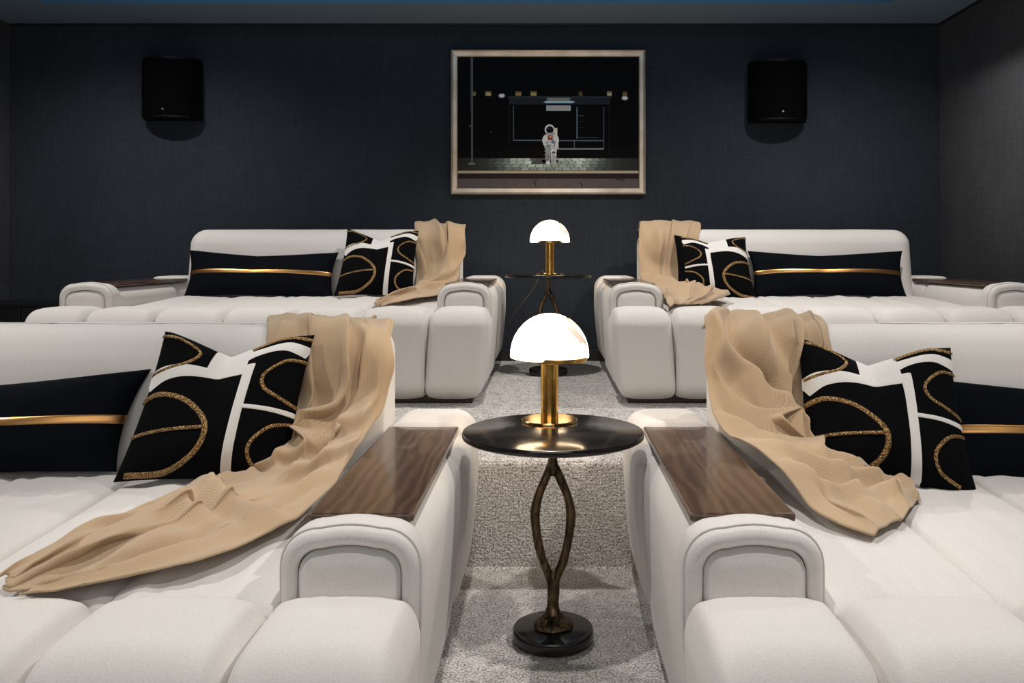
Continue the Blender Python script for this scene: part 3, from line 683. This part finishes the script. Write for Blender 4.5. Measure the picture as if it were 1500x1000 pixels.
# ------------------------------------------------------------------ knitted throws
from mathutils.bvhtree import BVHTree
bpy.context.view_layer.update()
def tree_of(objs):
    V = []; F = []
    for o in objs:
        if o.type != 'MESH': continue
        b0 = len(V); V += [o.matrix_world @ v.co for v in o.data.vertices]; F += [tuple(b0 + i for i in p.vertices) for p in o.data.polygons]
    return BVHTree.FromPolygons(V, F)
def kids(o):
    out = [o]
    for c_ in o.children: out += kids(c_)
    return out
def throw(rows, seed, sofa_o, others, lab, folds=(), nf=5, amp=.022, W_=.75, nc=104, ns_per=22, ampf=None):
    """rows: left and right border points; folds: (border-to-border curves in (t, c), width, height, overhang)"""
    rows = [(np.array(a, float), np.array(b_, float)) for a, b_ in rows]
    Lc = np.array(catmull([r_[0] for r_ in rows], ns_per)); Rc = np.array(catmull([r_[1] for r_ in rows], ns_per)); k = len(Lc)
    cs = np.linspace(0, 1, nc); base = Lc[:, None] * (1 - cs)[None, :, None] + Rc[:, None] * cs[None, :, None]
    du = np.gradient(base, axis=1); dv = np.gradient(base, axis=0); nr = np.cross(dv, du)
    nr /= np.linalg.norm(nr, axis=2, keepdims=True) + 1e-12
    if nr[k // 3, nc // 2, 1] > 0: nr = -nr
    for _ in range(16): nr[1:-1] = (nr[:-2] + nr[1:-1] * 2 + nr[2:]) / 4
    nr /= np.linalg.norm(nr, axis=2, keepdims=True) + 1e-12
    tn = du / (np.linalg.norm(du, axis=2, keepdims=True) + 1e-12); dl = dv / (np.linalg.norm(dv, axis=2, keepdims=True) + 1e-12)
    ln = np.cumsum(np.r_[0, np.linalg.norm(np.diff(base[:, nc // 2], axis=0), axis=1)]); Ln = ln[-1]
    wid = np.linalg.norm(Rc - Lc, axis=1)
    H = np.zeros((k, nc)); OT = np.zeros((k, nc)); OL = np.zeros((k, nc))
    for i in range(k):
        s = ln[i]; A = amp * (ampf(s / Ln) if ampf else 1)
        for j in range(nc):
            c_ = cs[j]
            wx = c_ + .13 * noise.noise(Vector((c_ * 1.6 + seed, s * 3.0, seed))) + .04 * noise.noise(Vector((c_ * 4 + seed, s * 8, seed + 3)))
            x = wx * nf + .7 * noise.noise(Vector((s * 1.9, seed * 2.1, 0)))
            a1 = .35 + 1.7 * abs(noise.noise(Vector((x * .55 + seed, s * 1.6, 5.5))))
            f1 = abs(math.sin(math.pi * x)) ** .8
            x2 = x * 1.63 + 1.3 * noise.noise(Vector((s * 3.3, seed, 7))) + .4
            f2 = abs(math.sin(math.pi * x2)) ** .9
            H[i, j] = A * (1 - .5 * math.exp(-((s / Ln - .08) / .07) ** 2)) * (a1 * f1 * 1.05 + .34 * f2 + .7 * noise.noise(Vector((c_ * 3.1, s * 8.5, seed + 11)))) + .0022 * noise.noise(Vector((c_ * 15, s * 26, seed)))
            OT[i, j] = A * .9 * a1 * math.sin(2 * math.pi * x)
    # hero folds
    Xm = ln[:, None] * np.ones((1, nc)); Ym = (cs[None, :] - .5) * wid[:, None]
    for path, fw, fh, ov in folds:
        pts = catmull([(t, c_) for t, c_ in path], 8)
        P = [(t * Ln, (c_ - .5) * np.interp(t * Ln, ln, wid)) for t, c_ in pts]
        D = np.full((k, nc), 9.); SG = np.zeros((k, nc)); Q = np.zeros((k, nc)); nx = np.zeros((k, nc)); ny = np.zeros((k, nc)); m_ = len(P) - 1
        for q in range(m_):
            ax_, ay = P[q]; bx, by = P[q + 1]; dx, dy = bx - ax_, by - ay; L2 = dx * dx + dy * dy + 1e-12
            t_ = np.clip(((Xm - ax_) * dx + (Ym - ay) * dy) / L2, 0, 1); ex = Xm - ax_ - t_ * dx; ey = Ym - ay - t_ * dy; d_ = np.hypot(ex, ey)
            sg = np.sign(dx * ey - dy * ex); l_ = math.sqrt(L2); up = d_ < D
            D = np.where(up, d_, D); SG = np.where(up, sg, SG); Q = np.where(up, (q + t_) / m_, Q); nx = np.where(up, -dy / l_, nx); ny = np.where(up, dx / l_, ny)
        u = np.clip(D / fw, 0, 1); pr_ = (1 - u ** 1.6) ** 1.5; e = np.sin(np.pi * np.clip(Q * .86 + .07, 0, 1)) ** .6
        crease = -.35 * np.exp(-((D * SG / fw - 1.05) / .22) ** 2)          # tuck beside the overhanging side
        e = e ** 1.5 * (1 - .72 * np.exp(-((Xm / Ln - .08) / .08) ** 2)); H += fh * e * (pr_ + (crease if ov else 0)); o_ = ov * fh * e * pr_ * .95
        OL += o_ * nx; OT += o_ * ny
    ed = np.minimum(cs, 1 - cs)[None, :] / .06; ek = np.clip(ed, 0, 1)
    H *= .3 + .7 * ek
    en = np.clip((Ln - ln) / .035, 0, 1)[:, None]; H *= .4 + .6 * en; OT *= ek; OL *= ek * np.clip((Ln - ln) / .05, 0, 1)[:, None]
    out = base + nr * (np.maximum(H, 0) + .002)[..., None] + tn * OT[..., None] + dl * OL[..., None]
    for i in range(k):
        for j in range(nc):
            if ed[0, j] < 1: out[i, j] += tn[i, j] * .02 * noise.noise(Vector((ln[i] * 8, seed, 4 if cs[j] < .5 else 8))) * (1 - ed[0, j])
            if Ln - ln[i] < .06: out[i, j] += dl[i, j] * .05 * noise.noise(Vector((cs[j] * 4, seed, 2))) * (1 - (Ln - ln[i]) / .06)
    # rest on what lies under it
    bv = tree_of([o for o in kids(sofa_o)] + [q for o in others for q in kids(o)])
    def push(P, gap):
        for i in range(k):
            for j in range(nc):
                p = Vector(P[i, j])
                for _ in range(2):
                    co, n_, ix, d_ = bv.find_nearest(p, .12)
                    if co is None: break
                    sd = (p - co).dot(n_)
                    if sd < gap: 
                        p = co + n_ * gap if sd < 0 or d_ < gap else p + n_ * (gap - sd)
                    else: break
                P[i, j] = p
    bs = base.copy(); push(bs, .004)
    for _ in range(5): bs[1:-1, 1:-1] = (bs[1:-1, 1:-1] * 2 + bs[:-2, 1:-1] + bs[2:, 1:-1] + bs[1:-1, :-2] + bs[1:-1, 2:]) / 6
    out = out + (bs - base); push(out, .006)
    for _ in range(6):
        sm = out.copy(); sm[1:-1, 1:-1] = (out[1:-1, 1:-1] * 4 + out[:-2, 1:-1] + out[2:, 1:-1] + out[1:-1, :-2] + out[1:-1, 2:]) / 8; out = sm
    for _ in range(1):
        sm = out.copy(); sm[1:-1, 1:-1] = (out[1:-1, 1:-1] * 4 + out[:-2, 1:-1] + out[2:, 1:-1] + out[1:-1, :-2] + out[1:-1, 2:]) / 8; out = sm
    V = [tuple(out[i, j]) for i in range(k) for j in range(nc)]; F = []
    for i in range(k - 1):
        for j in range(nc - 1): F.append((i * nc + j, i * nc + j + 1, (i + 1) * nc + j + 1, (i + 1) * nc + j))
    uv = [(cs[j] * W_, ln[i] * 1.05) for i in range(k) for j in range(nc)]
    o = mesh_obj('throw_blanket', V, F, M['throw'], uvs=uv)
    so = o.modifiers.new('thick', 'SOLIDIFY'); so.thickness = .0045; so.offset = 0
    tag(o, lab, 'throw', 'camel throws'); return o
cush = {o['label']: o for o in bpy.data.objects if o.get('category') == 'cushion'}
def near(txt): return [o for l_, o in cush.items() if txt in l_ and 'gold braid' in l_]
throw([((-.82, 2.67, .79), (-.49, 2.67, .78)), ((-.83, 2.55, .83), (-.468, 2.55, .815)), ((-.80, 2.43, .78), (-.448, 2.42, .75)), ((-.76, 2.365, .62), (-.450, 2.34, .61)),
       ((-.76, 2.31, .50), (-.475, 2.20, .54)), ((-.81, 2.25, .46), (-.49, 2.02, .50)), ((-.865, 2.13, .45), (-.53, 1.85, .46)), ((-.90, 2.00, .445), (-.59, 1.73, .44)),
       ((-.94, 1.86, .44), (-.67, 1.62, .432)), ((-.98, 1.72, .43), (-.78, 1.55, .425)), ((-1.0, 1.56, .43), (-.93, 1.47, .42))],
      1.3, sofas[0], near('front left'), 'camel knitted throw trailing from the backrest across the seat of the front left sofa', nf=4.3, amp=.019,
      folds=(([(.02, .75), (.12, .55), (.22, .60), (.34, .56), (.44, .42)], .045, .040, .7), ([(.05, .10), (.12, .28), (.20, .50)], .05, .034, -.6),
             ([(.04, .92), (.2, .88), (.34, .86), (.45, .80)], .036, .032, -.6), ([(.20, .30), (.34, .33), (.45, .22)], .035, .022, .5),
             ([(.36, .95), (.41, .70), (.47, .45), (.50, .2)], .035, .038, .8), ([(.44, 1.0), (.49, .75), (.55, .62)], .03, .034, .8),
             ([(.50, .98), (.56, .85), (.64, .80)], .026, .024, -.6), ([(.62, .02), (.67, .30), (.70, .62), (.66, .98)], .04, .046, .9), ([(.70, .15), (.75, .45), (.73, .85)], .035, .040, .8),
             ([(.73, .30), (.84, .40), (.96, .60)], .03, .026, .6), ([(.74, .70), (.82, .66), (.90, .78)], .028, .028, -.6), ([(.76, .05), (.87, .12), (.97, .25)], .025, .018, .5)),
      ampf=lambda t: 1.0 - .75 * math.exp(-((t - .58) / .06) ** 2) + .3 * math.exp(-((t - .43) / .06) ** 2) - .3 * max(0, (t - .85) / .15))
throw([((.48, 2.67, .78), (.80, 2.67, .79)), ((.47, 2.55, .83), (.80, 2.55, .83)), ((.445, 2.45, .79), (.79, 2.43, .77)), ((.430, 2.37, .68), (.77, 2.36, .63)),
       ((.432, 2.27, .59), (.76, 2.30, .53)), ((.46, 2.17, .555), (.77, 2.22, .47)), ((.505, 2.07, .545), (.82, 2.16, .455)), ((.54, 1.99, .51), (.86, 2.14, .445)),
       ((.575, 1.91, .455), (.88, 2.12, .44)), ((.62, 1.84, .44), (.89, 2.09, .435)), ((.68, 1.775, .43), (.88, 2.03, .43))],
      5.2, sofas[1], near('front right'), 'camel knitted throw bunched over the backrest corner and walnut tray of the front right sofa', nf=3.6, amp=.017,
      folds=(([(.03, .40), (.15, .36), (.30, .42), (.42, .60)], .05, .034, .6), ([(.04, .65), (.16, .62), (.32, .72), (.42, .84)], .04, .028, .6), ([(.03, .15), (.12, .10), (.25, .08), (.4, .10)], .045, .036, -.5),
             ([(.24, .04), (.36, .16), (.48, .42), (.58, .72), (.66, .98)], .05, .050, .9), ([(.40, .02), (.52, .20), (.62, .46), (.72, .80)], .036, .036, .8),
             ([(.56, .02), (.66, .22), (.74, .52), (.78, .85)], .032, .034, .8), ([(.68, .04), (.78, .26), (.84, .60), (.86, .95)], .030, .030, .8),
             ([(.80, .06), (.88, .28), (.92, .62)], .028, .026, .7), ([(.88, .55), (.94, .70), (.98, .9)], .026, .022, .6)),
      ampf=lambda t: .95 + .45 * max(0, min(1, (t - .5) / .2)))
throw([((-.79, 5.16, T + .80), (-.51, 5.16, T + .79)), ((-.80, 5.03, T + .85), (-.50, 5.03, T + .835)), ((-.78, 4.93, T + .79), (-.485, 4.93, T + .76)), ((-.745, 4.87, T + .62), (-.487, 4.85, T + .62)),
       ((-.74, 4.80, T + .50), (-.51, 4.74, T + .53)), ((-.77, 4.64, T + .455), (-.54, 4.52, T + .47)), ((-.81, 4.45, T + .45), (-.63, 4.30, T + .445)), ((-.84, 4.25, T + .435), (-.73, 4.12, T + .43)),
       ((-.84, 4.11, T + .42), (-.78, 4.00, T + .42))],
      8.4, sofas[2], near('back left'), 'camel knitted throw hanging beside the patterned cushion on the back left sofa', nf=3.0, amp=.018, nc=72, ns_per=18,
      folds=(([(.03, .25), (.12, .40), (.25, .50), (.38, .42)], .05, .045, .7), ([(.03, .70), (.16, .78), (.32, .72), (.42, .60)], .05, .045, -.6), ([(.36, .95), (.44, .60), (.5, .2)], .045, .045, .8),
             ([(.45, .9), (.55, .6), (.62, .5)], .035, .035, .7), ([(.60, .1), (.72, .4), (.9, .5)], .03, .03, .6)))
throw([((.54, 5.16, T + .80), (.87, 5.16, T + .80)), ((.54, 5.03, T + .85), (.88, 5.03, T + .85)), ((.522, 4.94, T + .78), (.87, 4.93, T + .78)), ((.515, 4.87, T + .62), (.80, 4.87, T + .60)),
       ((.53, 4.78, T + .51), (.80, 4.74, T + .49)), ((.56, 4.54, T + .47), (.86, 4.54, T + .46)), ((.56, 4.30, T + .465), (.92, 4.38, T + .455)), ((.55, 4.08, T + .455), (.86, 4.20, T + .445)),
       ((.545, 3.88, T + .428), (.70, 3.98, T + .425))],
      11.7, sofas[3], near('back right'), 'camel knitted throw falling in a heap on the seat of the back right sofa', nf=3.6, amp=.019, nc=72, ns_per=18,
      folds=(([(.03, .3), (.14, .36), (.3, .32), (.42, .25)], .05, .03, .6), ([(.03, .7), (.16, .6), (.34, .62)], .05, .028, -.5), ([(.40, .05), (.48, .35), (.52, .8)], .05, .055, .9),
             ([(.52, .1), (.60, .5), (.60, .95)], .045, .055, .9), ([(.66, .05), (.72, .45), (.74, .95)], .042, .05, .9), ([(.80, .1), (.84, .5), (.86, .9)], .036, .045, .9)),
      ampf=lambda t: .8 + .5 * math.exp(-((t - .75) / .2) ** 2))
